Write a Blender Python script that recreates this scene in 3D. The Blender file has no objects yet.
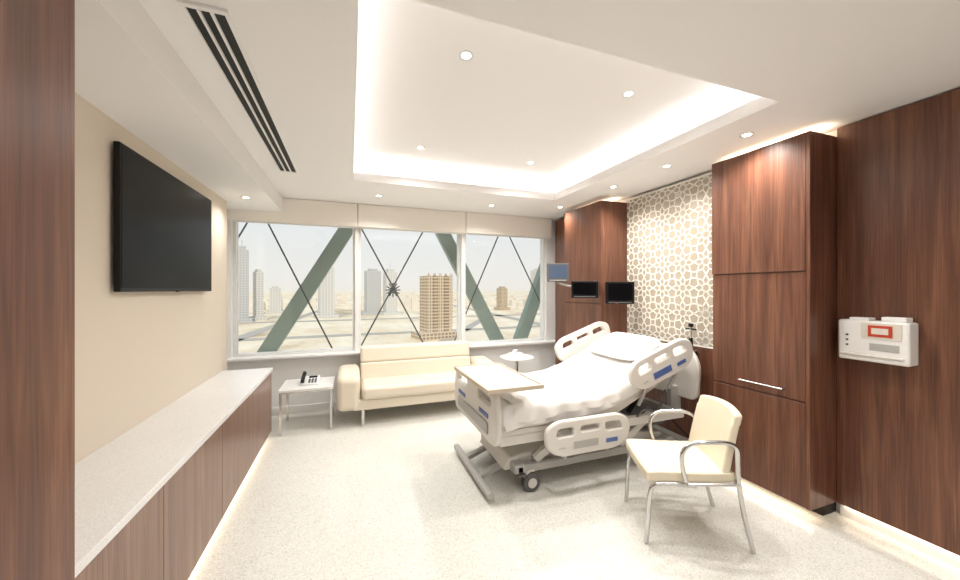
import bpy, math, random
from mathutils import Vector, Matrix, noise
random.seed(4)
scene=bpy.context.scene
try:
    scene.view_settings.view_transform='Standard'
except Exception: pass
COL=scene.collection

# ------------------------------------------------------------ materials
def lin(c):
    return tuple([((v/255)/12.92 if v/255<=0.04045 else ((v/255+0.055)/1.055)**2.4) for v in c])+(1,)
def mat(name,rgb,rough=0.5,metal=0.0,emit=None,es=0,coat=0,bump=0,bscale=60,spec=None):
    m=bpy.data.materials.new(name); m.use_nodes=True
    nt=m.node_tree; b=nt.nodes['Principled BSDF']
    b.inputs['Base Color'].default_value=lin(rgb)
    b.inputs['Roughness'].default_value=rough
    b.inputs['Metallic'].default_value=metal
    if spec is not None: b.inputs['Specular IOR Level'].default_value=spec
    if coat: b.inputs['Coat Weight'].default_value=coat
    if emit:
        b.inputs['Emission Color'].default_value=lin(emit); b.inputs['Emission Strength'].default_value=es
    tc=nt.nodes.new('ShaderNodeTexCoord'); nz=nt.nodes.new('ShaderNodeTexNoise')
    nz.inputs['Scale'].default_value=bscale; nz.inputs['Detail'].default_value=4
    nt.links.new(tc.outputs['Object'],nz.inputs['Vector'])
    if bump:
        bp=nt.nodes.new('ShaderNodeBump'); bp.inputs['Strength'].default_value=bump; bp.inputs['Distance'].default_value=0.004
        nt.links.new(nz.outputs['Fac'],bp.inputs['Height']); nt.links.new(bp.outputs['Normal'],b.inputs['Normal'])
    return m
def ramp(nt,stops):
    r=nt.nodes.new('ShaderNodeValToRGB')
    while len(r.color_ramp.elements)<len(stops): r.color_ramp.elements.new(0.5)
    for e,(p,c) in zip(r.color_ramp.elements,stops):
        e.position=p; e.color=lin(c)
    return r
def wood(name,dark,mid,light,rough=0.33,axis='z'):
    m=bpy.data.materials.new(name); m.use_nodes=True; nt=m.node_tree; b=nt.nodes['Principled BSDF']
    tc=nt.nodes.new('ShaderNodeTexCoord'); mp=nt.nodes.new('ShaderNodeMapping')
    sc={'z':(14,14,0.7),'y':(14,.7,14)}[axis]
    mp.inputs['Scale'].default_value=sc
    nz=nt.nodes.new('ShaderNodeTexNoise'); nz.inputs['Scale'].default_value=1.6; nz.inputs['Detail'].default_value=7
    nz.inputs['Roughness'].default_value=.62; nz.inputs['Distortion'].default_value=.7
    r=ramp(nt,[(0.25,dark),(0.5,mid),(0.75,light)])
    mp2=nt.nodes.new('ShaderNodeMapping'); mp2.inputs['Scale'].default_value={'z':(160,160,3),'y':(160,3,160)}[axis]
    n2=nt.nodes.new('ShaderNodeTexNoise'); n2.inputs['Scale'].default_value=1; n2.inputs['Detail'].default_value=2
    r2=ramp(nt,[(0.3,(200,200,200)),(0.65,(255,255,255))])
    mx=nt.nodes.new('ShaderNodeMixRGB'); mx.blend_type='MULTIPLY'; mx.inputs[0].default_value=.8
    L=nt.links.new
    L(tc.outputs['Object'],mp.inputs['Vector']); L(mp.outputs[0],nz.inputs['Vector']); L(nz.outputs['Fac'],r.inputs[0])
    L(tc.outputs['Object'],mp2.inputs['Vector']); L(mp2.outputs[0],n2.inputs['Vector']); L(n2.outputs['Fac'],r2.inputs[0])
    L(r.outputs[0],mx.inputs[1]); L(r2.outputs[0],mx.inputs[2]); L(mx.outputs[0],b.inputs['Base Color'])
    b.inputs['Roughness'].default_value=rough
    return m
def speckle(name,base,dark,light,scale,rough):
    m=bpy.data.materials.new(name); m.use_nodes=True; nt=m.node_tree; b=nt.nodes['Principled BSDF']
    tc=nt.nodes.new('ShaderNodeTexCoord'); v=nt.nodes.new('ShaderNodeTexVoronoi'); v.inputs['Scale'].default_value=scale
    sp=nt.nodes.new('ShaderNodeSeparateColor')
    r=ramp(nt,[(0.0,dark),(0.12,dark),(0.2,base),(0.8,base),(0.92,light)])
    nz=nt.nodes.new('ShaderNodeTexNoise'); nz.inputs['Scale'].default_value=1.2; nz.inputs['Detail'].default_value=5
    r3=ramp(nt,[(0.3,(246,246,245)),(0.7,(255,255,255))])
    mx=nt.nodes.new('ShaderNodeMixRGB'); mx.blend_type='MULTIPLY'; mx.inputs[0].default_value=1
    L=nt.links.new
    L(tc.outputs['Object'],v.inputs['Vector']); L(v.outputs['Color'],sp.inputs[0]); L(sp.outputs[0],r.inputs[0])
    L(tc.outputs['Object'],nz.inputs['Vector']); L(nz.outputs['Fac'],r3.inputs[0])
    L(r.outputs[0],mx.inputs[1]); L(r3.outputs[0],mx.inputs[2]); L(mx.outputs[0],b.inputs['Base Color'])
    b.inputs['Roughness'].default_value=rough
    return m
def facade(name,wall,glass,fl=4.0,colw=4.0):
    m=bpy.data.materials.new(name); m.use_nodes=True; nt=m.node_tree; b=nt.nodes['Principled BSDF']
    tc=nt.nodes.new('ShaderNodeTexCoord'); s=nt.nodes.new('ShaderNodeSeparateXYZ'); L=nt.links.new
    L(tc.outputs['Object'],s.inputs[0])
    def M(op,a,bv):
        n=nt.nodes.new('ShaderNodeMath'); n.operation=op
        for i,x in enumerate((a,bv)):
            if x is None: continue
            if isinstance(x,(int,float)): n.inputs[i].default_value=x
            else: L(x,n.inputs[i])
        return n.outputs[0]
    fz=M('FRACT',M('DIVIDE',s.outputs[2],fl),None)
    xy=M('ADD',s.outputs[0],s.outputs[1])
    fx=M('FRACT',M('DIVIDE',xy,colw),None)
    w=M('MULTIPLY',M('GREATER_THAN',fz,0.4),M('GREATER_THAN',fx,0.35))
    mx=nt.nodes.new('ShaderNodeMixRGB'); L(w,mx.inputs[0]); mx.inputs[1].default_value=lin(wall); mx.inputs[2].default_value=lin(glass)
    L(mx.outputs[0],b.inputs['Base Color']); b.inputs['Roughness'].default_value=.9; b.inputs['Specular IOR Level'].default_value=.1
    return m

M_wall=mat('beige_wall_paint',(222,210,193),.65,bump=.03,bscale=200)
M_white=mat('white_ceiling_paint',(241,239,237),.75,bump=.02,bscale=200)
M_trim=mat('white_trim',(239,238,236),.45)
M_grille=mat('grille_dark',(18,18,18),.6)
M_wood=wood('walnut_veneer',(86,54,41),(116,75,57),(146,101,76))
M_woodl=wood('walnut_veneer_cabinet',(114,83,68),(140,106,89),(164,130,109),rough=.28)
M_dark=mat('dark_gap',(30,20,16),.8)
M_floor=speckle('terrazzo_vinyl',(228,227,220),(203,200,190),(241,240,236),210,.2)
M_quartz=speckle('quartz_counter',(234,233,232),(218,217,215),(243,242,241),380,.25)
M_leather=mat('cream_leather',(228,217,198),.34,bump=.10,bscale=140)
M_leather2=mat('cream_vinyl',(230,219,195),.33,bump=.08,bscale=140)
M_chrome=mat('brushed_steel',(205,205,205),.22,1.0)
M_plastic=mat('bed_plastic',(219,215,208),.35)
M_plastic2=mat('bed_frame_grey',(176,174,170),.42)
M_grey=mat('grey_rubber',(92,92,92),.6)
M_black=mat('black_plastic',(12,12,13),.4,spec=.3)
M_screen=mat('screen_glass',(5,5,7),.3,spec=.10)
M_blue=mat('blue_label',(80,104,160),.4)
M_green=mat('green_label',(60,150,90),.5)
M_sheet=mat('white_linen',(238,236,233),.85,bump=.25,bscale=30)
M_tabletop=mat('white_laminate',(238,237,234),.3)
M_tray=mat('light_laminate',(220,213,202),.35)
M_traye=mat('tray_edge_beige',(200,186,166),.45)
M_blind=mat('cream_blind_fabric',(250,245,236),.8,bump=.1,bscale=300)
M_steel=mat('painted_brace_steel',(140,156,146),.5)
M_cable=mat('cable_steel',(76,80,80),.5)
M_alu=mat('window_aluminium',(230,230,228),.4,.05)
M_led=mat('downlight_led',(255,250,240),.5,emit=(255,248,236),es=12)
M_taupe=mat('glass_panel_taupe',(172,160,142),.14,coat=.5)
M_ivory=mat('glass_panel_ivory',(250,247,238),.14,coat=.5)
M_red=mat('red_display',(176,60,40),.3,emit=(200,70,40),es=.15)
M_scrb=mat('monitor_blue',(70,84,104),.2,emit=(120,140,165),es=.12)
M_paper=mat('white_paper',(244,244,242),.8)
gl=bpy.data.materials.new('window_glass'); gl.use_nodes=True; nt=gl.node_tree; nt.nodes.clear()
o=nt.nodes.new('ShaderNodeOutputMaterial'); mx=nt.nodes.new('ShaderNodeMixShader'); tr=nt.nodes.new('ShaderNodeBsdfTransparent'); gs=nt.nodes.new('ShaderNodeBsdfGlossy')
gs.inputs['Roughness'].default_value=0.02; tr.inputs[0].default_value=(.99,.99,.99,1); mx.inputs[0].default_value=.025
nt.links.new(tr.outputs[0],mx.inputs[1]); nt.links.new(gs.outputs[0],mx.inputs[2]); nt.links.new(mx.outputs[0],o.inputs[0])
M_glass=gl

# ------------------------------------------------------------ geometry helpers
def grp(name,loc=(0,0,0)):
    e=bpy.data.objects.new(name,None); e.location=loc; e.empty_display_size=.1; COL.objects.link(e); return e
def mk(name,vs,fs,m,parent=None,bevel=0,smooth=False,seg=3):
    me=bpy.data.meshes.new(name)
    off=Vector(parent.location) if parent else Vector((0,0,0))
    me.from_pydata([tuple(Vector(v)-off) for v in vs],[],fs); me.update()
    ob=bpy.data.objects.new(name,me); COL.objects.link(ob)
    if parent: ob.parent=parent
    me.materials.append(m)
    if smooth or bevel:
        for p in me.polygons: p.use_smooth=True
    if bevel:
        b=ob.modifiers.new('bevel','BEVEL'); b.width=bevel; b.segments=seg; b.limit_method='ANGLE'; b.harden_normals=True
        b.angle_limit=math.radians(35)
    return ob
BF=[(0,3,2,1),(4,5,6,7),(0,1,5,4),(1,2,6,5),(2,3,7,6),(3,0,4,7)]
def box(name,x0,x1,y0,y1,z0,z1,m,parent=None,bevel=0,seg=3):
    vs=[(x0,y0,z0),(x1,y0,z0),(x1,y1,z0),(x0,y1,z0),(x0,y0,z1),(x1,y0,z1),(x1,y1,z1),(x0,y1,z1)]
    return mk(name,vs,BF,m,parent,bevel,seg=seg)
def cyl(name,p0,p1,r,m,parent=None,n=24,r2=None,bevel=0):
    p0=Vector(p0);p1=Vector(p1);d=(p1-p0).normalized()
    u=d.orthogonal().normalized();w=d.cross(u); r2=r if r2 is None else r2
    vs=[];
    for p,rr in((p0,r),(p1,r2)):
        for i in range(n):
            a=2*math.pi*i/n; vs.append(p+u*math.cos(a)*rr+w*math.sin(a)*rr)
    fs=[(i,(i+1)%n,n+(i+1)%n,n+i) for i in range(n)]+[tuple(range(n-1,-1,-1)),tuple(range(n,2*n))]
    ob=mk(name,vs,fs,m,parent,bevel)
    me=ob.data
    for p in me.polygons: p.use_smooth=True
    me.set_sharp_from_angle(angle=math.radians(40))
    return ob
def catmull(pts,k=6,closed=False):
    pts=[Vector(p) for p in pts]; n=len(pts); out=[]
    rng=range(n if closed else n-1)
    for i in rng:
        if closed: a,b,c,d=pts[(i-1)%n],pts[i],pts[(i+1)%n],pts[(i+2)%n]
        else: a,b,c,d=pts[max(i-1,0)],pts[i],pts[i+1],pts[min(i+2,n-1)]
        for j in range(k):
            t=j/k; out.append(.5*((2*b)+(c-a)*t+(2*a-5*b+4*c-d)*t*t+(3*b-a-3*c+d)*t**3))
    if not closed: out.append(pts[-1])
    return out
def tube(name,pts,r,m,parent=None,smooth=True,n=12,k=6,ry=None):
    P=catmull(pts,k) if smooth else [Vector(p) for p in pts]
    vs=[];u=None
    for i,p in enumerate(P):
        d=(P[min(i+1,len(P)-1)]-P[max(i-1,0)]).normalized()
        if u is None: u=d.orthogonal().normalized()
        else:
            u=(u-d*u.dot(d)); u=u.normalized() if u.length>1e-6 else d.orthogonal().normalized()
        w=d.cross(u)
        for j in range(n):
            a=2*math.pi*j/n; vs.append(p+u*math.cos(a)*r+w*math.sin(a)*r)
    fs=[]
    for i in range(len(P)-1):
        for j in range(n):
            fs.append((i*n+j,i*n+(j+1)%n,(i+1)*n+(j+1)%n,(i+1)*n+j))
    fs.append(tuple(range(n-1,-1,-1))); fs.append(tuple(range((len(P)-1)*n,len(P)*n)))
    ob=mk(name,vs,fs,m,parent,smooth=True); ob.data.set_sharp_from_angle(angle=math.radians(60)); return ob
def fillet(pts,r,seg=5):
    out=[];n=len(pts)
    for i in range(n):
        p=Vector(pts[i]).to_2d();a=Vector(pts[i-1]).to_2d();b=Vector(pts[(i+1)%n]).to_2d()
        da=(a-p);db=(b-p);rr=min(r,da.length*.45,db.length*.45)
        s=p+da.normalized()*rr;e=p+db.normalized()*rr
        for j in range(seg+1):
            t=j/seg; out.append(s*(1-t)**2+p*2*t*(1-t)+e*t*t)
    return out
def plate(name,loops,thick,bev,origin,ux,uy,m,parent=None,r=.05):
    """flat moulded plate with holes; loops in (p,q) metres along ux,uy"""
    cu=bpy.data.curves.new(name+'_c','CURVE'); cu.dimensions='2D'; cu.fill_mode='BOTH'
    cu.extrude=thick/2-bev; cu.bevel_depth=bev; cu.bevel_resolution=2
    for li,l in enumerate(loops):
        rr=r if li==0 else r*.7
        q=fillet(l,rr); s=cu.splines.new('POLY'); s.points.add(len(q)-1); s.use_cyclic_u=True
        for i,c in enumerate(q): s.points[i].co=(c.x,c.y,0,1)
    ob=bpy.data.objects.new(name+'_c',cu); COL.objects.link(ob)
    bpy.context.view_layer.update()
    dg=bpy.context.evaluated_depsgraph_get()
    me=bpy.data.meshes.new_from_object(ob.evaluated_get(dg))
    bpy.data.objects.remove(ob)
    ux=Vector(ux).normalized();uy=Vector(uy).normalized();uz=ux.cross(uy);o=Vector(origin)
    off=Vector(parent.location) if parent else Vector((0,0,0))
    for v in me.vertices:
        c=v.co.copy(); v.co=o+ux*c.x+uy*c.y+uz*c.z-off
    me.materials.clear(); me.materials.append(m)
    o2=bpy.data.objects.new(name,me); COL.objects.link(o2)
    if parent: o2.parent=parent
    for p in me.polygons: p.use_smooth=True
    me.set_sharp_from_angle(angle=math.radians(50))
    return o2
def prism_y(name,prof,y0,y1,m,parent=None,bevel=0,seg=3):
    n=len(prof); vs=[(x,y0,z) for x,z in prof]+[(x,y1,z) for x,z in prof]
    fs=[tuple(range(n)),tuple(range(2*n-1,n-1,-1))]+[(i,n+i,n+(i+1)%n,(i+1)%n) for i in range(n)]
    fs=[f[::-1] for f in fs]
    return mk(name,vs,fs,m,parent,bevel,seg=seg)
def prism_x(name,prof,x0,x1,m,parent=None,bevel=0,seg=4):
    n=len(prof); vs=[(x0,y,z) for y,z in prof]+[(x1,y,z) for y,z in prof]
    fs=[tuple(range(n-1,-1,-1)),tuple(range(n,2*n))]+[(i,(i+1)%n,n+(i+1)%n,n+i) for i in range(n)]
    return mk(name,vs,fs,m,parent,bevel,seg=seg)

# ------------------------------------------------------------ room shell
box('floor',-1.35,3.1,-1.3,4.85,-.1,0,M_floor)
box('wall_left',-1.35,-1.15,1.1,4.2,0,2.6,M_wall)
box('wall_left_reveal',-1.45,-1.35,4.2,4.85,0,2.6,M_trim)
box('wall_entry_left',-1.35,-.6,-1.3,1.1,0,2.6,M_wood)
box('wall_entry',-1.35,3.1,-1.4,-1.3,0,2.6,M_white)
box('wall_right',3.0,3.1,-1.3,4.85,0,2.6,M_white)
box('wall_window_lower',-1.35,3.1,4.7,4.85,0,.67,M_trim)
box('wall_window_header',-1.35,3.1,4.7,4.85,2.3,2.6,M_trim)
box('wall_window_right',2.77,3.1,4.7,4.85,.67,2.3,M_trim)
box('trim_sill',-1.35,2.99,4.6,4.86,.665,.69,M_trim,bevel=.004)
box('baseboard_window',-1.35,2.84,4.685,4.7,0,.09,M_trim,bevel=.003)
box('trim_reveal_left',-1.35,-1.24,4.66,4.85,.69,2.3,M_trim)
for i,(a,b) in enumerate([(-1.24,.06),(.10,1.44),(1.48,2.77)]):
    w=grp('window_%d'%(i+1),((a+b)/2,4.78,1.5)); f=.03
    box('frame_bottom',a,b,4.73,4.83,.69,.72,M_alu,w); box('frame_top',a,b,4.73,4.83,2.26,2.3,M_alu,w)
    box('frame_left',a,a+f,4.73,4.83,.72,2.26,M_alu,w); box('frame_right',b-f,b,4.73,4.83,.72,2.26,M_alu,w)
    box('glass_pane',a+f,b-f,4.775,4.785,.72,2.26,M_glass,w)
    r=grp('roller_blind' if i==0 else 'roller_blind.%03d'%i,((a+b)/2,4.63,2.3))
    box('cassette',a-.01,b+.025,4.58,4.66,2.22,2.498,M_blind,r,bevel=.006)
    cyl('hem_bar',(a+.02,4.62,2.213),(b-.02,4.62,2.213),.012,M_alu,r)
for i,x in enumerate((.08,1.46)):
    box('trim_mullion_%d'%(i+1),x-.022,x+.022,4.68,4.85,.69,2.3,M_trim)
# ceiling with tray
TX0,TX1,TY0,TY1=.03,2.25,1.3,3.62
box('ceiling',-1.45,TX0,-1.4,4.85,2.5,2.58,M_white)
box('ceiling_right',TX1,3.1,-1.4,4.85,2.5,2.58,M_white)
box('ceiling_near',TX0,TX1,-1.4,TY0,2.5,2.58,M_white)
box('ceiling_far',TX0,TX1,TY1,4.85,2.5,2.58,M_white)
g=.16
box('ceiling_tray_top',TX0-g,TX1+g,TY0-g,TY1+g,2.74,2.8,M_white)
box('trim_cove_left',TX0-g-.03,TX0-g,TY0-g,TY1+g,2.58,2.8,M_white)
box('trim_cove_right',TX1+g,TX1+g+.03,TY0-g,TY1+g,2.58,2.8,M_white)
box('trim_cove_near',TX0-g,TX1+g,TY0-g-.03,TY0-g,2.58,2.8,M_white)
box('trim_cove_far',TX0-g,TX1+g,TY1+g,TY1+g+.03,2.58,2.8,M_white)
box('ceiling_soffit',-1.35,-.72,1.1,4.58,2.33,2.5,M_white)
ac=grp('ceiling_air_diffuser',(-.5,2.56,2.49))
box('frame_left',-.585,-.57,1.58,3.55,2.488,2.5,M_trim,ac); box('frame_right',-.445,-.43,1.58,3.55,2.488,2.5,M_trim,ac)
box('frame_near',-.57,-.445,1.58,1.6,2.488,2.5,M_trim,ac); box('frame_far',-.57,-.445,3.53,3.55,2.488,2.5,M_trim,ac)
box('slot_void',-.57,-.445,1.6,3.53,2.496,2.4995,M_grille,ac)
for i in range(2):
    x=-.530+i*.042
    box('blade_%d'%i,x-.005,x+.005,1.6,3.53,2.486,2.498,M_trim,ac)

# ------------------------------------------------------------ right wall joinery
PX=2.95
box('wood_wall_panel',PX,2.999,-1.3,.02,.08,2.49,M_wood,bevel=.002)
box('wood_wall_panel.001',PX,2.999,.026,1.376,.08,2.49,M_wood,bevel=.002)
box('wood_wall_panel.002',2.93,2.999,2.03,3.235,.08,.93,M_wood,bevel=.002)
box('wood_wall_panel.003',2.85,2.999,3.965,4.575,.08,2.47,M_wood,bevel=.002)
box('baseboard_right',2.975,2.999,-1.3,1.37,0,.08,M_trim)
box('baseboard_bedhead',2.97,2.999,2.03,3.235,0,.08,M_trim)
wd=grp('wardrobe',(2.8,1.7,1.2))
FX=2.68
box('carcass',FX+.02,2.995,1.38,2.02,.08,2.44,M_wood,wd)
box('side_stile_near',FX,FX+.02,1.38,1.40,.08,2.44,M_wood,wd)
box('door_upper',FX,FX+.019,1.402,2.02,1.572,2.44,M_wood,wd,bevel=.002)
box('door_middle',FX+.006,FX+.019,1.405,2.015,.745,1.565,M_wood,wd,bevel=.002)
box('door_lower',FX+.006,FX+.019,1.405,2.015,.08,.735,M_wood,wd,bevel=.002)
box('toe_kick',2.85,2.995,1.4,2.0,0,.08,M_dark,wd)
tube('handle',[(FX+.01,1.80,.80),(FX-.02,1.80,.80),(FX-.02,1.52,.80),(FX+.01,1.52,.80)],.006,M_chrome,wd,smooth=False)
tc=grp('tall_service_cabinet',(2.8,3.6,1.2))
box('carcass',2.615,2.995,3.24,3.96,.08,2.44,M_wood,tc)
box('door_upper',2.6,2.615,3.245,3.955,1.30,2.44,M_wood,tc,bevel=.002)
box('door_lower',2.6,2.615,3.245,3.955,.08,1.29,M_wood,tc,bevel=.002)
box('toe_kick',2.8,2.995,3.26,3.94,0,.08,M_dark,tc)

# girih patterned glass panel : eight-fold khatam star lattice on a 4.8.8 tiling
gp=grp('geometric_pattern_panel',(2.95,2.63,1.7))
box('backing',2.95,2.998,2.03,3.235,.935,2.47,M_taupe,gp)
segs=[]
def hank(cx,cy,n,side,rot,al):
    ap=side/2/math.tan(math.pi/n); be=math.pi/2-math.pi/n
    mp=side/2*math.sin(be)/math.sin(al+be)
    Ps=[]
    for k in range(n):
        ph=rot+2*math.pi*k/n
        Mk=Vector((cx+ap*math.cos(ph),cy+ap*math.sin(ph)))
        T=Vector((-math.sin(ph),math.cos(ph))); N=Vector((-math.cos(ph),-math.sin(ph)))
        P=Mk+(T*math.cos(al)+N*math.sin(al))*mp
        Q=Mk+(-T*math.cos(al)+N*math.sin(al))*mp
        segs.append((Mk,P)); segs.append((Mk,Q)); Ps.append(P)
    return Ps
S=.235
s8=S*math.tan(math.radians(22.5))
al=math.radians(60)
for r_ in range(-1,9):
    for c_ in range(-1,8):
        cx=2.04+c_*S; cy=1.0+r_*S
        Ps=hank(cx,cy,8,s8,0,al)
        C=Vector((cx,cy)); rr=(Ps[0]-C).length
        tip=[C+(p-C)*.66 for p in Ps]
        for k in range(8):
            A0=2*math.pi*(k+1)/8
            val=C+Vector((math.cos(A0),math.sin(A0)))*rr*.40
            segs.append((Ps[k],tip[k]))
            segs.append((tip[k],val)); segs.append((val,tip[(k+1)%8]))
        hank(cx+S/2,cy+S/2,4,s8,math.pi/4,al)
def clip(a,b,x0,x1,y0,y1):
    t0,t1=0,1; d=b-a
    for p,q in((-d.x,a.x-x0),(d.x,x1-a.x),(-d.y,a.y-y0),(d.y,y1-a.y)):
        if abs(p)<1e-9:
            if q<0: return None
        else:
            t=q/p
            if p<0: t0=max(t0,t)
            else: t1=min(t1,t)
    if t0>=t1: return None
    return a+d*t0,a+d*t1
vs=[];fs=[]
for a,b in segs:
    c=clip(a,b,2.04,3.225,.95,2.46)
    if not c: continue
    a,b=c; d=(b-a)
    if d.length<1e-4: continue
    d.normalize(); n_=Vector((-d.y,d.x))*.0062; e=d*.003
    i=len(vs)
    for p in(a-e+n_,a-e-n_,b+e-n_,b+e+n_): vs.append((2.9475,p.x,p.y))
    for p in(a-e+n_,a-e-n_,b+e-n_,b+e+n_): vs.append((2.951,p.x,p.y))
    fs+= [(i,i+1,i+2,i+3),(i,i+4,i+5,i+1),(i+1,i+5,i+6,i+2),(i+2,i+6,i+7,i+3),(i+3,i+7,i+4,i)]
mk('strapwork',vs,fs,M_ivory,gp)
for nm,a in(('edge_top',(2.03,3.235,2.455,2.47)),('edge_bottom',(2.03,3.235,.94,.955))):
    box(nm,2.944,2.95,a[0],a[1],a[2],a[3],M_ivory,gp)

# ------------------------------------------------------------ left low cabinet
lc=grp('low_storage_cabinet',(-.93,2.6,.3))
box('carcass',-1.145,-.75,1.12,4.03,.07,.64,M_woodl,lc)
ys=[1.12,1.85,2.58,3.3,4.03]
for i in range(4):
    box('door_%d'%i,-.75,-.73,ys[i]+.002,ys[i+1]-.002,.06,.636,M_woodl,lc,bevel=.001)
box('countertop',-1.148,-.72,1.11,4.05,.645,.678,M_quartz,lc,bevel=.003)
box('toe_kick',-1.145,-.86,1.14,4.0,0,.07,M_trim,lc)

# ------------------------------------------------------------ television
tv=grp('wall_television',(-1.11,3.0,1.82))
box('body',-1.135,-1.107,2.35,3.64,1.44,2.213,M_black,tv,bevel=.005)
box('screen',-1.108,-1.105,2.362,3.628,1.46,2.201,M_screen,tv)
box('bracket',-1.149,-1.13,2.7,3.3,1.6,2.0,M_black,tv)
box('sensor',-1.107,-1.10,2.97,3.02,1.436,1.447,M_black,tv,bevel=.002)

# ------------------------------------------------------------ sofa
so=grp('two_seat_sofa',(.78,4.25,.3))
ax0,ax1=-.13,1.70
box('base',ax0+.16,ax1-.16,3.98,4.50,.17,.29,M_leather,so,bevel=.02)
box('seat_cushion',.115,1.455,3.93,4.40,.285,.43,M_leather,so,bevel=.05,seg=6)
prism_x('back_lower',[(4.31,.40),(4.47,.40),(4.52,.605),(4.355,.605)],.115,1.455,M_leather,so,bevel=.022,seg=5)
prism_x('back_upper',[(4.352,.60),(4.50,.60),(4.565,.78),(4.40,.79)],.115,1.455,M_leather,so,bevel=.035,seg=6)
for nm,a,b in(('arm_left',ax0,ax0+.235),('arm_right',ax1-.235,ax1)):
    prism_x(nm,[(3.97,.17),(4.54,.17),(4.56,.56),(4.4,.585),(4.1,.565),(3.95,.53)],a,b,M_leather,so,bevel=.065,seg=8)
for i,(x,y) in enumerate([(.13,4.0),(1.44,4.0),(.13,4.48),(1.44,4.48)]):
    box('leg_%d'%i,x-.015,x+.015,y-.015,y+.015,0,.19,M_chrome,so,bevel=.003)
tube('foot_rail_left',[(.13,4.0,.02),(.13,4.48,.02)],.01,M_chrome,so,smooth=False)
tube('foot_rail_right',[(1.44,4.0,.02),(1.44,4.48,.02)],.01,M_chrome,so,smooth=False)

st=grp('square_side_table',(-.42,4.22,.2))
box('top',-.67,-.165,4.0,4.47,.425,.45,M_tabletop,st,bevel=.003)
for i,(x,y) in enumerate([(-.65,4.02),(-.185,4.02),(-.185,4.45),(-.65,4.45)]):
    box('leg_%d'%i,x-.012,x+.012,y-.012,y+.012,0,.43,M_chrome,st,bevel=.002)
for nm,a in(('rail_front',(-.65,-.185,4.012,4.028)),('rail_back',(-.65,-.185,4.442,4.458)),('rail_left',(-.658,-.642,4.02,4.45)),('rail_right',(-.193,-.177,4.02,4.45))):
    box(nm,a[0],a[1],a[2],a[3],.41,.43,M_chrome,st)
ph=grp('desk_telephone',(-.4,4.22,.45))
vs=[(-.49,4.13,.45),(-.31,4.13,.45),(-.31,4.33,.45),(-.49,4.33,.45),(-.49,4.13,.465),(-.31,4.13,.465),(-.31,4.33,.51),(-.49,4.33,.51)]
mk('base',vs,BF,M_tabletop,ph,bevel=.006)
tube('handset',[(-.465,4.12,.49),(-.465,4.14,.505),(-.465,4.22,.525),(-.465,4.31,.545),(-.465,4.33,.53)],.019,M_black,ph)
for r_ in range(4):
    for c_ in range(3):
        x=-.415+c_*.03; y=4.15+r_*.025; z=.468+(y-4.13)*.225
        box('key_%d_%d'%(r_,c_),x,x+.02,y,y+.015,z,z+.006,M_grey,ph)
box('display',-.415,-.335,4.27,4.31,.496,.51,M_screen,ph)

rt=grp('round_side_table',(2.04,4.2,.3))
cyl('top',(2.04,4.2,.565),(2.04,4.2,.585),.22,M_tabletop,rt,n=48,bevel=.003)
cyl('post',(2.04,4.2,.02),(2.04,4.2,.565),.018,M_chrome,rt)
cyl('base',(2.04,4.2,0),(2.04,4.2,.02),.16,M_chrome,rt,n=40,bevel=.004)
tb=grp('tissue_box',(2.02,4.2,.6))
box('carton',1.93,2.11,4.15,4.25,.585,.635,M_tabletop,tb,bevel=.004)
mk('tissue',[(1.98,4.19,.635),(2.06,4.21,.635),(2.05,4.2,.68),(2.02,4.18,.665),(1.99,4.22,.672)],[(0,1,2,3),(0,1,2,4)],M_paper,tb)

# ------------------------------------------------------------ hospital bed
bd=grp('hospital_bed',(1.8,2.65,.4))
Y0,Y1=2.22,3.08; YC=2.65
prism_y('base_cover',[(1.05,.13),(1.1,.22),(1.35,.26),(2.3,.26),(2.55,.22),(2.6,.13)],2.38,2.92,M_plastic,bd,bevel=.02)
for nm,y in(('base_rail_near',2.33),('base_rail_far',2.97)):
    box(nm,1.12,2.6,y-.03,y+.03,.13,.19,M_plastic2,bd,bevel=.012)
box('base_cross_foot',1.1,1.18,2.3,3.0,.13,.2,M_plastic2,bd,bevel=.012)
box('base_cross_head',2.52,2.6,2.3,3.0,.13,.2,M_plastic2,bd,bevel=.012)
box('foot_bumper',.87,.92,2.24,3.08,.03,.075,M_plastic2,bd,bevel=.015)
for i,y in enumerate((2.5,2.82)):
    vs=[(.89,y-.025,.035),(1.16,y-.025,.13),(1.16,y+.025,.13),(.89,y+.025,.035),(.89,y-.025,.07),(1.16,y-.025,.17),(1.16,y+.025,.17),(.89,y+.025,.07)]
    mk('bumper_arm_%d'%i,vs,BF,M_plastic2,bd,bevel=.006)
for i,(x,y) in enumerate([(1.23,2.31),(1.23,2.99),(2.45,2.31),(2.45,2.99)]):
    for s in(-1,1):
        cyl('caster_%d_wheel_%d'%(i,s),(x,y+s*.012,.065),(x,y+s*.034,.065),.065,M_grey,bd,n=28,bevel=.006)
        cyl('caster_%d_hub_%d'%(i,s),(x,y+s*.03,.065),(x,y+s*.037,.065),.035,M_plastic,bd)
    cyl('caster_%d_stem'%i,(x,y,.06),(x,y,.14),.016,M_chrome,bd)
    tube('caster_%d_fork'%i,[(x-.05,y,.10),(x-.02,y,.135),(x+.03,y,.14)],.014,M_plastic,bd)
    box('brake_pedal_%d'%i,x-.12,x-.04,y-.03,y+.03,.115,.13,M_grey,bd,bevel=.005)
def beam(name,a,b,w,h,m):
    a=Vector(a);b=Vector(b);d=(b-a).normalized(); s=Vector((0,1,0))*w/2; u=d.cross(Vector((0,1,0))).normalized()*h/2
    vs=[a-s-u,b-s-u,b+s-u,a+s-u,a-s+u,b-s+u,b+s+u,a+s+u]
    return mk(name,vs,BF,m,bd,bevel=.008)
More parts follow.
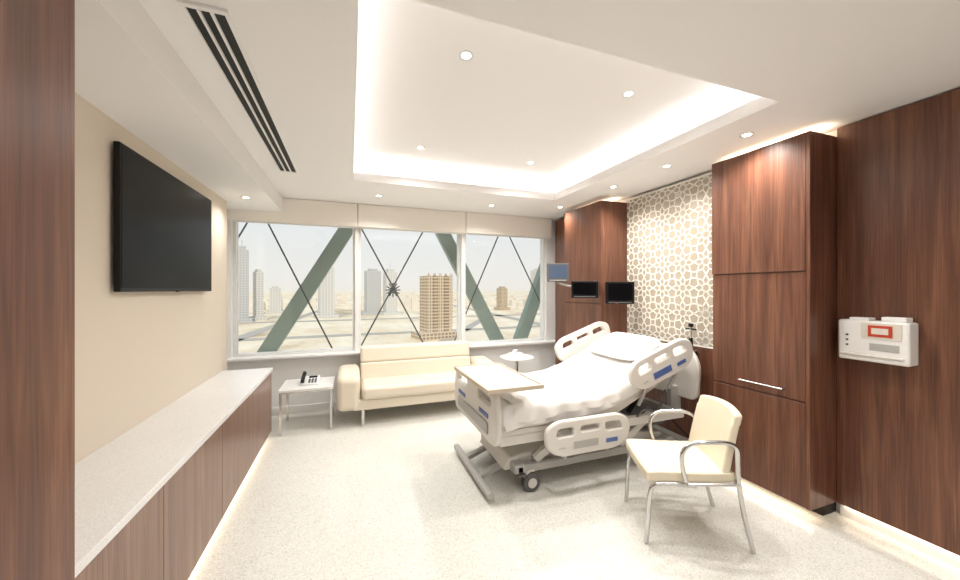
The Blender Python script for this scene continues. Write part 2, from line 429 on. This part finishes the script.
for i,y in enumerate((2.34,2.96)):
    beam('lift_arm_foot_%d'%i,(1.28,y,.2),(1.62,y,.42),.045,.06,M_plastic)
    beam('lift_arm_head_%d'%i,(2.05,y,.2),(2.4,y,.42),.045,.06,M_plastic)
cyl('actuator',(1.4,YC,.26),(1.95,YC,.42),.03,M_black,bd)
for nm,y in(('frame_beam_near',2.27),('frame_beam_far',3.03)):
    box(nm,.96,2.66,y-.025,y+.025,.37,.44,M_plastic,bd,bevel=.012)
for i,x in enumerate((1.0,1.6,2.1,2.62)):
    box('frame_cross_%d'%i,x-.03,x+.03,2.27,3.03,.38,.43,M_plastic2,bd,bevel=.008)
box('deck_seat',.96,1.85,Y0+.02,Y1-.02,.44,.49,M_plastic,bd,bevel=.015)
prism_y('deck_backrest',[(1.83,.44),(1.83,.5),(2.66,.855),(2.68,.80)],Y0+.02,Y1-.02,M_plastic,bd,bevel=.012)
beam('backrest_strut_near',(2.2,2.4,.42),(2.48,2.4,.74),.03,.04,M_black)
beam('backrest_strut_far',(2.2,2.9,.42),(2.48,2.9,.74),.03,.04,M_black)
box('control_box',2.2,2.55,2.34,2.96,.3,.40,M_grey,bd,bevel=.02)
prism_y('mattress',[(.96,.49),(.955,.60),(.98,.625),(1.74,.625),(1.86,.645),(2.58,.955),(2.63,.945),(2.68,.855),(1.87,.50)],Y0,Y1,M_plastic,bd,bevel=.02)
def prof(s):
    pts=[(.965,.55),(.963,.61),(1.0,.643),(1.3,.645),(1.74,.645),(1.87,.672),(2.2,.815),(2.56,.975),(2.63,.965)]
    d=[0]
    for i in range(1,len(pts)): d.append(d[-1]+math.dist(pts[i],pts[i-1]))
    x=s*d[-1]
    for i in range(1,len(pts)):
        if x<=d[i]+1e-9:
            t=(x-d[i-1])/(d[i]-d[i-1]); return (pts[i-1][0]+(pts[i][0]-pts[i-1][0])*t,pts[i-1][1]+(pts[i][1]-pts[i-1][1])*t)
    return pts[-1]
NS,NW=90,44; vs=[];fs=[]
hw=(Y1-Y0)/2
for i in range(NS+1):
    s=i/NS; x,z=prof(s)
    hem=.12+.025*noise.noise(Vector((s*6,1.3,0)))+.03*math.sin(s*9)*.4
    if s<.05: hem*=.6
    for j in range(NW+1):
        w=-1+2*j/NW; aw=abs(w)
        if aw<.82:
            yy=w/.82*(hw-.01); dz=0.0
        else:
            k=(aw-.82)/.18; yy=math.copysign(hw+.012+.008*math.sin(s*40+w)*k,w); dz=-hem*k-.01
        wr=.007*noise.noise(Vector((x*5,yy*4,0)))+.006*abs(noise.noise(Vector((x*9+yy*6,yy*3-x*2,3))))
        vs.append((x,YC+yy,z+dz+wr+.004))
for i in range(NS):
    for j in range(NW):
        a=i*(NW+1)+j; fs.append((a,a+1,a+NW+2,a+NW+1))
mk('fitted_sheet',vs,fs,M_sheet,bd,smooth=True)
NS2=70; vs=[];fs=[]
for i in range(NS2+1):
    s=.09+.50*i/NS2; x,z=prof(s)
    for j in range(NW+1):
        w=-1+2*j/NW; aw=abs(w)
        if aw<.84: yy=w/.84*(hw+.002); dz=0
        else:
            k=(aw-.84)/.16; yy=math.copysign(hw+.022+.010*math.sin(s*60+w)*k,w); dz=-.09*k-.01-.02*math.sin(s*11)*k
        wr=.012*noise.noise(Vector((x*4,yy*3.2,7)))+.024*abs(noise.noise(Vector((x*8-yy*6,yy*3+x*2,9))))
        edge=.006*min(1,i/3,(NS2-i)/3)
        vs.append((x,YC+yy,z+dz+wr+.006+edge))
for i in range(NS2):
    for j in range(NW):
        a=i*(NW+1)+j; fs.append((a,a+1,a+NW+2,a+NW+1))
mk('blanket',vs,fs,M_sheet,bd,smooth=True)
vs=[];fs=[];NA,NB=28,16
ang=math.radians(-23.5); c=Vector((2.36,2.65,.94))
for i in range(NB+1):
    v=-math.pi/2+math.pi*i/NB
    for j in range(NA):
        u=2*math.pi*j/NA
        def sp(t,e): return math.copysign(abs(t)**e,t)
        px=.20*sp(math.cos(v),.5)*sp(math.cos(u),.45); py=.33*sp(math.cos(v),.5)*sp(math.sin(u),.45)
        pinch=1-.55*(max(abs(px)/.2,abs(py)/.33))**4*.8
        pz=.055*sp(math.sin(v),.9)*pinch+.006*noise.noise(Vector((px*12,py*12,0)))
        q=Vector((px*math.cos(ang)+pz*math.sin(ang),py,-px*math.sin(ang)+pz*math.cos(ang)))
        vs.append(c+q)
for i in range(NB):
    for j in range(NA):
        fs.append((i*NA+j,i*NA+(j+1)%NA,(i+1)*NA+(j+1)%NA,(i+1)*NA+j))
mk('pillow',vs,fs,M_sheet,bd,smooth=True)
plate('footboard',[[(-.46,.0),(.46,.0),(.49,.12),(.46,.33),(.36,.37),(-.36,.37),(-.46,.33),(-.49,.12)],
      [(-.40,.23),(-.40,.31),(-.12,.33),(-.12,.23)],[(.40,.23),(.40,.31),(.12,.33),(.12,.23)]],.045,.014,(.92,YC,.41),(0,1,0),(0,0,1),M_plastic,bd,r=.07)
box('foot_label_near',.893,.898,2.3,2.48,.56,.59,M_blue,bd)
box('foot_label_far',.893,.898,2.82,3.0,.56,.59,M_blue,bd)
box('foot_lower_trim',.885,.897,2.3,3.0,.45,.53,M_plastic2,bd,bevel=.005)
plate('headboard',[[(-.44,.0),(.44,.0),(.46,.3),(.38,.42),(-.38,.42),(-.46,.3)],[(-.3,.28),(.3,.28),(.28,.36),(-.28,.36)]],.04,.012,(2.76,YC,.52),(0,1,0),(0,0,1),M_plastic,bd,r=.07)
box('headboard_post_near',2.66,2.78,2.38,2.43,.38,.6,M_plastic2,bd,bevel=.01)
box('headboard_post_far',2.66,2.78,2.87,2.92,.38,.6,M_plastic2,bd,bevel=.01)
def rail(prefix,x,z,y,tilt,L,H,sgn):
    ux=Vector((math.cos(tilt),0,math.sin(tilt))); uy=Vector((-math.sin(tilt),0,math.cos(tilt)))
    out=[(0,.06),(.10,0),(L-.1,0),(L,.06),(L+.01,H-.05),(L-.08,H),(.08,H),(-.01,H-.05)]
    h1=[(.05,H-.11),(.07,H-.03),(L*.32,H-.03),(L*.32,H-.11)]
    h2=[(L*.68,H-.11),(L*.68,H-.03),(L-.07,H-.03),(L-.04,H-.11)]
    h3=[(L*.37,H-.09),(L*.37,H-.03),(L*.63,H-.03),(L*.63,H-.09)]
    plate(prefix+'_shell',[out,h1,h2,h3],.042,.012,(x,y,z),ux,uy,M_plastic,bd,r=.05)
    def lab(nm,p0,p1,q0,q1,m):
        o=Vector((x,y,z)); s=Vector((0,-sgn*.0235,0)); e=Vector((0,-sgn*.020,0))
        vv=[]
        for dd in(e,s):
            for p,q in((p0,q0),(p1,q0),(p1,q1),(p0,q1)): vv.append(o+ux*p+uy*q+dd)
        mk(prefix+nm,vv,BF,m,bd)
    lab('_control_panel',L*.30,L*.60,.035,.085,M_blue if tilt else M_plastic2)
    lab('_label',L*.70,L*.85,.04,.07,M_blue)
    lab('_seam',.08,L*.2,.05,.055,M_plastic2)
    for p in(.22,.75):
        a=Vector((x,y,z))+ux*L*p+uy*.05
        tube(prefix+'_link_%d'%int(p*100),[a,(a.x,y+sgn*.02,a.z-.08),(a.x,y+sgn*.09,max(.40,a.z-.22) if tilt else .41)],.014,M_plastic2,bd)
T=math.radians(19)
rail('head_rail_near',2.05,.66,2.155,T,.63,.225,1)
rail('head_rail_far',2.03,.68,3.145,T,.66,.25,-1)
rail('foot_rail_near',1.26,.31,2.13,0,.68,.225,1)
rail('foot_rail_far',1.24,.31,3.17,0,.70,.235,-1)
tube('power_cord',[(2.5,2.3,.42),(2.58,2.22,.3),(2.7,2.2,.2),(2.85,2.25,.25),(2.92,2.3,.45)],.007,M_black,bd)
tube('control_cable',[(2.15,2.26,.42),(2.2,2.22,.5),(2.32,2.2,.47),(2.4,2.24,.55),(2.46,2.26,.62)],.008,M_grey,bd)
ot=grp('overbed_tray_table',(1.03,2.5,.8))
box('top',.83,1.22,2.12,2.88,.79,.805,M_tray,ot,bevel=.004)
for nm,a in(('edge_near',(.82,1.23,2.108,2.122)),('edge_far',(.82,1.23,2.878,2.892)),('edge_foot',(.818,.832,2.12,2.88)),('edge_head',(1.218,1.232,2.12,2.88))):
    box(nm,a[0],a[1],a[2],a[3],.785,.814,M_traye,ot,bevel=.004)
for i,y in enumerate((2.3,2.7)):
    box('clamp_%d'%i,.885,.955,y-.03,y+.03,.765,.79,M_plastic2,ot,bevel=.005)
    box('rib_%d'%i,.86,1.2,y-.012,y+.012,.775,.79,M_plastic2,ot)

# ------------------------------------------------------------ visitor chair
ch=grp('visitor_armchair')
vs=[];fs=[];NX,NY=14,12
for lay in(0,1):
    for i in range(NX+1):
        for j in range(NY+1):
            x=-.21+.47*i/NX; w=-1+2*j/NY; y=w*(.23-.012*(1-i/NX))
            z=.428+.012*w*w*1.0-.012*math.sin(math.pi*i/NX)-(.02*(i/NX)**6)
            if lay: z-=.06
            vs.append((x,y,z))
N1=(NX+1)*(NY+1)
for i in range(NX):
    for j in range(NY):
        a=i*(NY+1)+j; fs.append((a,a+NY+1,a+NY+2,a+1)); fs.append((N1+a,N1+a+1,N1+a+NY+2,N1+a+NY+1))
loop=[j for j in range(NY+1)]+[i*(NY+1)+NY for i in range(1,NX+1)]+[NX*(NY+1)+j for j in range(NY-1,-1,-1)]+[i*(NY+1) for i in range(NX-1,0,-1)]
for k in range(len(loop)):
    a,b=loop[k],loop[(k+1)%len(loop)]; fs.append((a,b,N1+b,N1+a))
mk('seat',vs,fs,M_leather2,ch,bevel=.014)
vs=[];fs=[]
for lay in(0,1):
    for i in range(NX+1):
        for j in range(NY+1):
            t=i/NX; w=-1+2*j/NY; y=w*(.215-.01*t)
            z=.41+.36*t; x=-.165-.06*t-.015*t*t+.03*w*w-(.045 if lay else 0)
            if t>.85: z-=.02*w*w
            vs.append((x,y,z))
for i in range(NX):
    for j in range(NY):
        a=i*(NY+1)+j; fs.append((a,a+1,a+NY+2,a+NY+1)); fs.append((N1+a,N1+a+NY+1,N1+a+NY+2,N1+a+1))
for k in range(len(loop)):
    a,b=loop[k],loop[(k+1)%len(loop)]; fs.append((b,a,N1+a,N1+b))
mk('backrest',vs,fs,M_leather2,ch,bevel=.014)
for s,nm in((1,'left'),(-1,'right')):
    tube('arm_and_rear_leg_'+nm,[(.06,s*.24,.385),(.085,s*.25,.48),(.08,s*.256,.56),(.03,s*.258,.605),(-.06,s*.258,.615),(-.15,s*.25,.612),(-.20,s*.24,.58),(-.21,s*.232,.50),(-.215,s*.23,.40),(-.25,s*.222,.2),(-.30,s*.215,0.002)],.0125,M_chrome,ch,k=8)
    tube('front_leg_'+nm,[(.0,s*.225,.355),(.15,s*.225,.36),(.22,s*.222,.345),(.243,s*.215,.28),(.25,s*.21,.15),(.26,s*.205,.002)],.0125,M_chrome,ch,k=8)
    tube('side_rail_'+nm,[(.05,s*.232,.362),(-.217,s*.232,.38)],.010,M_chrome,ch,smooth=False)
tube('cross_rail_front',[(.15,-.225,.36),(.15,.225,.36)],.010,M_chrome,ch,smooth=False)
tube('cross_rail_rear',[(-.215,-.232,.38),(-.215,.232,.38)],.010,M_chrome,ch,smooth=False)
ch.location=(1.92,1.66,0); ch.rotation_euler=(0,0,math.radians(152.7))

# ------------------------------------------------------------ monitors on service cabinet
def screen(nm,cx,cy,cz,w,h,yaw,tilt,m,arm,thick=.035):
    g=grp(nm,(cx,cy,cz))
    R=Matrix.Rotation(yaw,3,'Z')@Matrix.Rotation(tilt,3,'X')
    def bx(n,x0,x1,y0,y1,z0,z1,mm,bv=0):
        vs=[]
        for v in[(x0,y0,z0),(x1,y0,z0),(x1,y1,z0),(x0,y1,z0),(x0,y0,z1),(x1,y0,z1),(x1,y1,z1),(x0,y1,z1)]:
            vs.append(Vector((cx,cy,cz))+R@Vector(v))
        mk(n,vs,BF,mm,g,bevel=bv)
    bx('housing',-w/2,w/2,0,thick,-h/2,h/2,M_black if m is not M_scrb else M_grey,.008)
    bx('display',-w/2+.025,w/2-.025,-.003,.001,-h/2+.04,h/2-.022,m)
    bx('button_strip',-w/2+.03,w/2-.03,-.002,.001,-h/2+.012,-h/2+.022,M_plastic2 if m is M_scrb else M_grey)
    tube('mount_arm',arm,.014,M_plastic2 if m is M_scrb else M_black,g)
    return g
screen('patient_monitor',2.34,3.7,1.66,.26,.22,math.radians(-28),0,M_scrb,[(2.35,3.73,1.60),(2.4,3.78,1.54),(2.5,3.72,1.5),(2.56,3.7,1.5),(2.599,3.7,1.5)])
screen('bedside_touch_screen',2.45,3.33,1.455,.29,.19,math.radians(-36),0,M_screen,[(2.47,3.36,1.45),(2.51,3.39,1.45),(2.55,3.40,1.45),(2.599,3.40,1.45)])
g3=screen('equipment_display',2.72,3.08,1.42,.30,.24,math.radians(-25),0,M_screen,[(2.73,3.12,1.42),(2.76,3.16,1.42),(2.78,3.20,1.42),(2.78,3.239,1.42)])
box('label_red',2.66,2.69,3.075,3.08,1.302,1.308,M_red,g3)

ds=grp('wall_glove_dispenser',(2.9,1.17,1.15))
box('housing',2.85,2.949,1.02,1.325,1.03,1.27,M_tabletop,ds,bevel=.012)
box('display_window',2.846,2.851,1.05,1.215,1.165,1.258,M_tray,ds,bevel=.002)
box('display_red',2.843,2.847,1.085,1.185,1.18,1.245,M_red,ds)
box('display_inset',2.841,2.844,1.10,1.17,1.195,1.23,M_tray,ds)
box('slot_1',2.847,2.851,1.06,1.18,1.10,1.14,M_plastic2,ds)
box('lower_lip',2.84,2.86,1.04,1.315,1.06,1.072,M_plastic,ds,bevel=.004)
box('top_pack_a',2.87,2.94,1.19,1.28,1.27,1.285,M_paper,ds,bevel=.004)
box('top_pack_b',2.87,2.94,1.04,1.14,1.27,1.295,M_paper,ds,bevel=.004)
for i in range(3):
    cyl('button_%d'%i,(2.846,1.28,1.12+.03*i),(2.852,1.28,1.12+.03*i),.006,M_grey,ds)
rg=grp('oxygen_flowmeter',(2.88,2.36,1.0))
cyl('wall_plate',(2.93,2.36,.88),(2.915,2.36,.88),.03,M_chrome,rg)
cyl('valve',(2.915,2.36,.88),(2.87,2.36,.88),.014,M_black,rg)
cyl('body',(2.87,2.36,.86),(2.87,2.36,1.02),.017,M_black,rg)
cyl('flow_tube',(2.87,2.36,1.02),(2.87,2.36,1.12),.011,M_chrome,rg)
cyl('cap',(2.87,2.36,1.12),(2.87,2.36,1.15),.02,M_black,rg)
cyl('knob_cross',(2.87,2.31,1.10),(2.87,2.41,1.10),.008,M_black,rg)

# ------------------------------------------------------------ downlights
DL=[(.6,1.87,2.74,11),(1.72,1.87,2.74,11),(.6,3.22,2.74,11),(1.72,3.22,2.74,11),
    (2.52,1.65,2.5,8),(2.52,2.3,2.5,9),(2.52,2.95,2.5,9),(2.5,3.9,2.5,5),(.3,4.12,2.5,8),(1.65,4.12,2.5,8),(-.93,3.95,2.33,3),
    (.4,.3,2.5,8),(1.9,.3,2.5,8),(.9,-.6,2.5,8)]
for i,(x,y,z,e) in enumerate(DL):
    g=grp('ceiling_downlight' if i==0 else 'ceiling_downlight.%03d'%i,(x,y,z))
    n=28;vs=[];fs=[]
    for r_,zz in((.045,z-.001),(.042,z-.006),(.030,z-.004)):
        for k in range(n):
            a=2*math.pi*k/n; vs.append((x+r_*math.cos(a),y+r_*math.sin(a),zz))
    for l in range(2):
        for k in range(n): fs.append((l*n+k,l*n+(k+1)%n,(l+1)*n+(k+1)%n,(l+1)*n+k))
    mk('trim_ring',vs,fs,M_alu,g,smooth=True)
    cyl('lamp',(x,y,z-.0035),(x,y,z-.0005),.024,M_led,g)
    L=bpy.data.lights.new('spot','SPOT'); L.energy=e*6.3; L.spot_size=math.radians(150); L.spot_blend=.9; L.shadow_soft_size=.06
    L.color=(1,.962,.915)
    o=bpy.data.objects.new('lamp_light',L); COL.objects.link(o); o.parent=g; o.location=(0,0,-.02)
def strip(nm,loc,sx,sy,e,col,rot=(0,0,0)):
    L=bpy.data.lights.new(nm,'AREA'); L.shape='RECTANGLE'; L.size=sx; L.size_y=sy; L.energy=e; L.color=col
    o=bpy.data.objects.new(nm,L); COL.objects.link(o); o.location=loc; o.rotation_euler=rot; return o
up=(math.pi,0,0); W=(1,.955,.94); WW=(1,.82,.6)
cxm=(TX0+TX1)/2; cym=(TY0+TY1)/2
strip('cove_led_far',(cxm,TY1+.09,2.60),2.3,.03,3.4,W,up)
strip('cove_led_near',(cxm,TY0-.09,2.60),2.3,.03,3.4,W,up)
strip('cove_led_left',(TX0-.09,cym,2.60),.03,2.4,3.4,W,up)
strip('cove_led_right',(TX1+.09,cym,2.60),.03,2.4,3.4,W,up)
strip('cabinet_kick_led',(-.79,2.58,.065),.02,2.8,2.0,WW)
strip('panel_kick_led_near',(2.962,.2,.075),.015,2.3,1.3,WW)
strip('wardrobe_kick_led',(2.75,1.7,.075),.02,.6,.8,WW)
strip('wardrobe_top_led',(2.86,1.7,2.45),.03,.6,2.4,WW,up)
strip('service_cabinet_top_led',(2.86,3.6,2.45),.03,.6,1.6,WW,up)

# ------------------------------------------------------------ exterior
br=grp('facade_diagonal_brace',(1,5.2,1.5))
def diag(nm,x0,z0,x1,z1,y,w):
    dx=(x1-x0)/(z1-z0); A=-.6;B=3.6
    xa=x0+dx*(A-z0); xb=x0+dx*(B-z0)
    d=Vector((xb-xa,0,B-A)).normalized(); n_=Vector((d.z,0,-d.x))*w/2
    a=Vector((xa,y,A));b=Vector((xb,y,B)); q=Vector((0,.14,0))
    mk(nm,[a-n_,a+n_,a+n_+q,a-n_+q,b-n_,b+n_,b+n_+q,b-n_+q],BF,M_steel,br,bevel=.01)
diag('member_1',-.96,.722,-.064,2.24,5.15,.19)
diag('member_2',2.145,.74,1.336,2.243,5.15,.19)
diag('member_3',2.617,.72,3.10,1.915,5.15,.19)
def cable(nm,p,q): cyl(nm,(p[0],5.02,p[1]),(q[0],5.02,q[1]),.010,M_cable,br,n=8)
cable('cable_1',(-.02,2.58),(1.08,.5)); cable('cable_2',(1.13,2.58),(.03,.5))
cable('cable_3',(-1.09,2.58),(-.13,.5)); cable('cable_4',(-1.1,2.4),(-1.5,1.6))
cable('cable_5',(2.26,2.58),(1.34,.5)); cable('cable_6',(2.15,2.58),(3.25,.5))
for k in range(6):
    a=k*math.pi/6; d=Vector((math.cos(a),0,math.sin(a)))*.10
    c=Vector((.553,5.0,1.45)); cyl('rosette_%d'%k,c-d,c+d,.008,M_cable,br,n=8)
cyl('rosette_hub',(.553,4.98,1.45),(.553,5.03,1.45),.045,M_cable,br)

Z=-60
gm=bpy.data.materials.new('desert_ground'); gm.use_nodes=True; nt=gm.node_tree; b=nt.nodes['Principled BSDF']; b.inputs['Roughness'].default_value=1; b.inputs['Specular IOR Level'].default_value=0
tcx=nt.nodes.new('ShaderNodeTexCoord'); mp=nt.nodes.new('ShaderNodeMapping'); mp.inputs['Scale'].default_value=(.010,.005,.01)
nz=nt.nodes.new('ShaderNodeTexNoise'); nz.inputs['Scale'].default_value=1; nz.inputs['Detail'].default_value=8; nz.inputs['Roughness'].default_value=.65
rp=ramp(nt,[(.33,(192,176,150)),(.43,(234,216,188)),(.6,(249,238,216)),(.74,(222,205,176))])
nt.links.new(tcx.outputs['Object'],mp.inputs[0]); nt.links.new(mp.outputs[0],nz.inputs['Vector']); nt.links.new(nz.outputs['Fac'],rp.inputs[0]); nt.links.new(rp.outputs[0],b.inputs['Base Color'])
mk('desert_ground',[(-9000,8,Z),(9000,8,Z),(9000,14000,Z),(-9000,14000,Z)],[(0,1,2,3)],gm)
M_road=mat('asphalt_road',(186,178,168),.9)
rdv=[];rdf=[]
for (xa,ya,xb,yb,wd_) in [(-400,500,900,560,12),(-150,300,-60,1500,10),(300,320,420,1800,12),(-500,760,1100,820,14),(60,330,260,700,8)]:
    a=Vector((xa,ya,Z+.3));b_=Vector((xb,yb,Z+.3));d=(b_-a).normalized();n_=Vector((-d.y,d.x,0))*wd_
    i=len(rdv); rdv+=[a-n_,b_-n_,b_+n_,a+n_]; rdf.append((i,i+1,i+2,i+3))
mk('road_network',rdv,rdf,M_road)
F1=facade('facade_grey_hazed',(220,216,208),(194,194,190),5,6)  # base colours paled so the distance haze is painted into the towers
F2=facade('facade_brown',(212,194,168),(148,130,114),4,5)
F3=facade('facade_pale_hazed',(202,200,196),(178,180,180),5,5)  # also lightened in the base colour to stand in for aerial haze
def tower(nm,x,y,w,d,top,m,style=0,rot=.2):
    g=grp(nm,(x,y,0)); h=top
    def bx(n,a,b_,c,d_,e,f):
        ob=box(n,x+a,x+b_,y+c,y+d_,e,f,m,g)
    bx('shaft',-w/2,w/2,-d/2,d/2,Z,h)
    bx('podium',-w*.8,w*.8,-d*.7,d*.7,Z,Z+8)
    if style==1: bx('crown',-w*.3,w*.3,-d*.3,d*.3,h,h+w*.35); cyl('mast',(x,y,h),(x,y,h+w*.9),w*.03,m,g,n=8)
    if style==2:
        for k in range(5): bx('fin_%d'%k,-w/2+k*w/4.3,-w/2+k*w/4.3+w*.08,-d/2-1.2,-d/2,Z,h+3)
    if style==0: bx('plant_room',-w*.3,w*.3,-d*.3,d*.3,h,h+5)
    g.rotation_euler=(0,0,rot)
tower('office_tower',-196,804,22,20,78,F3,1)
tower('office_tower.001',-174,830,18,18,38,F1,0)
tower('office_tower.002',-180,1040,26,22,6,F1,0)
tower('office_tower.003',-49,851,30,24,50,F1,0)
tower('office_tower.004',52,912,34,26,48,F3,0)
tower('office_tower.005',92,896,26,26,44,F1,1)
tower('apartment_tower',103,449,33,26,19,F2,2)
tower('office_tower.006',439,1008,24,24,7,F2,0)
tower('office_tower.007',545,966,44,30,62,F1,0)
vs=[];fs=[]
for k in range(260):
    t=random.uniform(1080,2600); X=random.uniform(-.45,.75)*t; Y=t
    w=random.uniform(12,40); d=random.uniform(12,40); h=random.choice([6,8,10,14,22,32])
    i=len(vs)
    vs+=[(X,Y,Z),(X+w,Y,Z),(X+w,Y+d,Z),(X,Y+d,Z),(X,Y,Z+h),(X+w,Y,Z+h),(X+w,Y+d,Z+h),(X,Y+d,Z+h)]
    fs+=[tuple(i+q for q in f) for f in BF]
mk('low_rise_district',vs,fs,facade('facade_low',(236,226,210),(210,202,190),4,6))

S_=bpy.data.lights.new('sun','SUN'); S_.energy=1.9; S_.angle=.02; S_.color=(1,.95,.88)
so_=bpy.data.objects.new('sun',S_); COL.objects.link(so_); so_.rotation_euler=(math.radians(50),0,math.radians(-18)); so_.location=(0,-20,60)
w=bpy.data.worlds.new('sky'); scene.world=w; w.use_nodes=True; nt=w.node_tree
bg=nt.nodes['Background']; tcw=nt.nodes.new('ShaderNodeTexCoord'); sx=nt.nodes.new('ShaderNodeSeparateXYZ')
rp=ramp(nt,[(.0,(232,229,220)),(.04,(231,230,225)),(.22,(218,225,228)),(1,(196,214,228))])
nt.links.new(tcw.outputs['Generated'],sx.inputs[0]); nt.links.new(sx.outputs[2],rp.inputs[0]); nt.links.new(rp.outputs[0],bg.inputs[0]); bg.inputs[1].default_value=1.15

cam=bpy.data.cameras.new('camera'); cam.sensor_width=36; cam.lens=36*357/960; cam.clip_start=.05; cam.clip_end=30000
co=bpy.data.objects.new('camera',cam); COL.objects.link(co); co.location=(0,0,1.45)
co.rotation_euler=(math.radians(90),0,-math.atan(130/357)); scene.camera=co
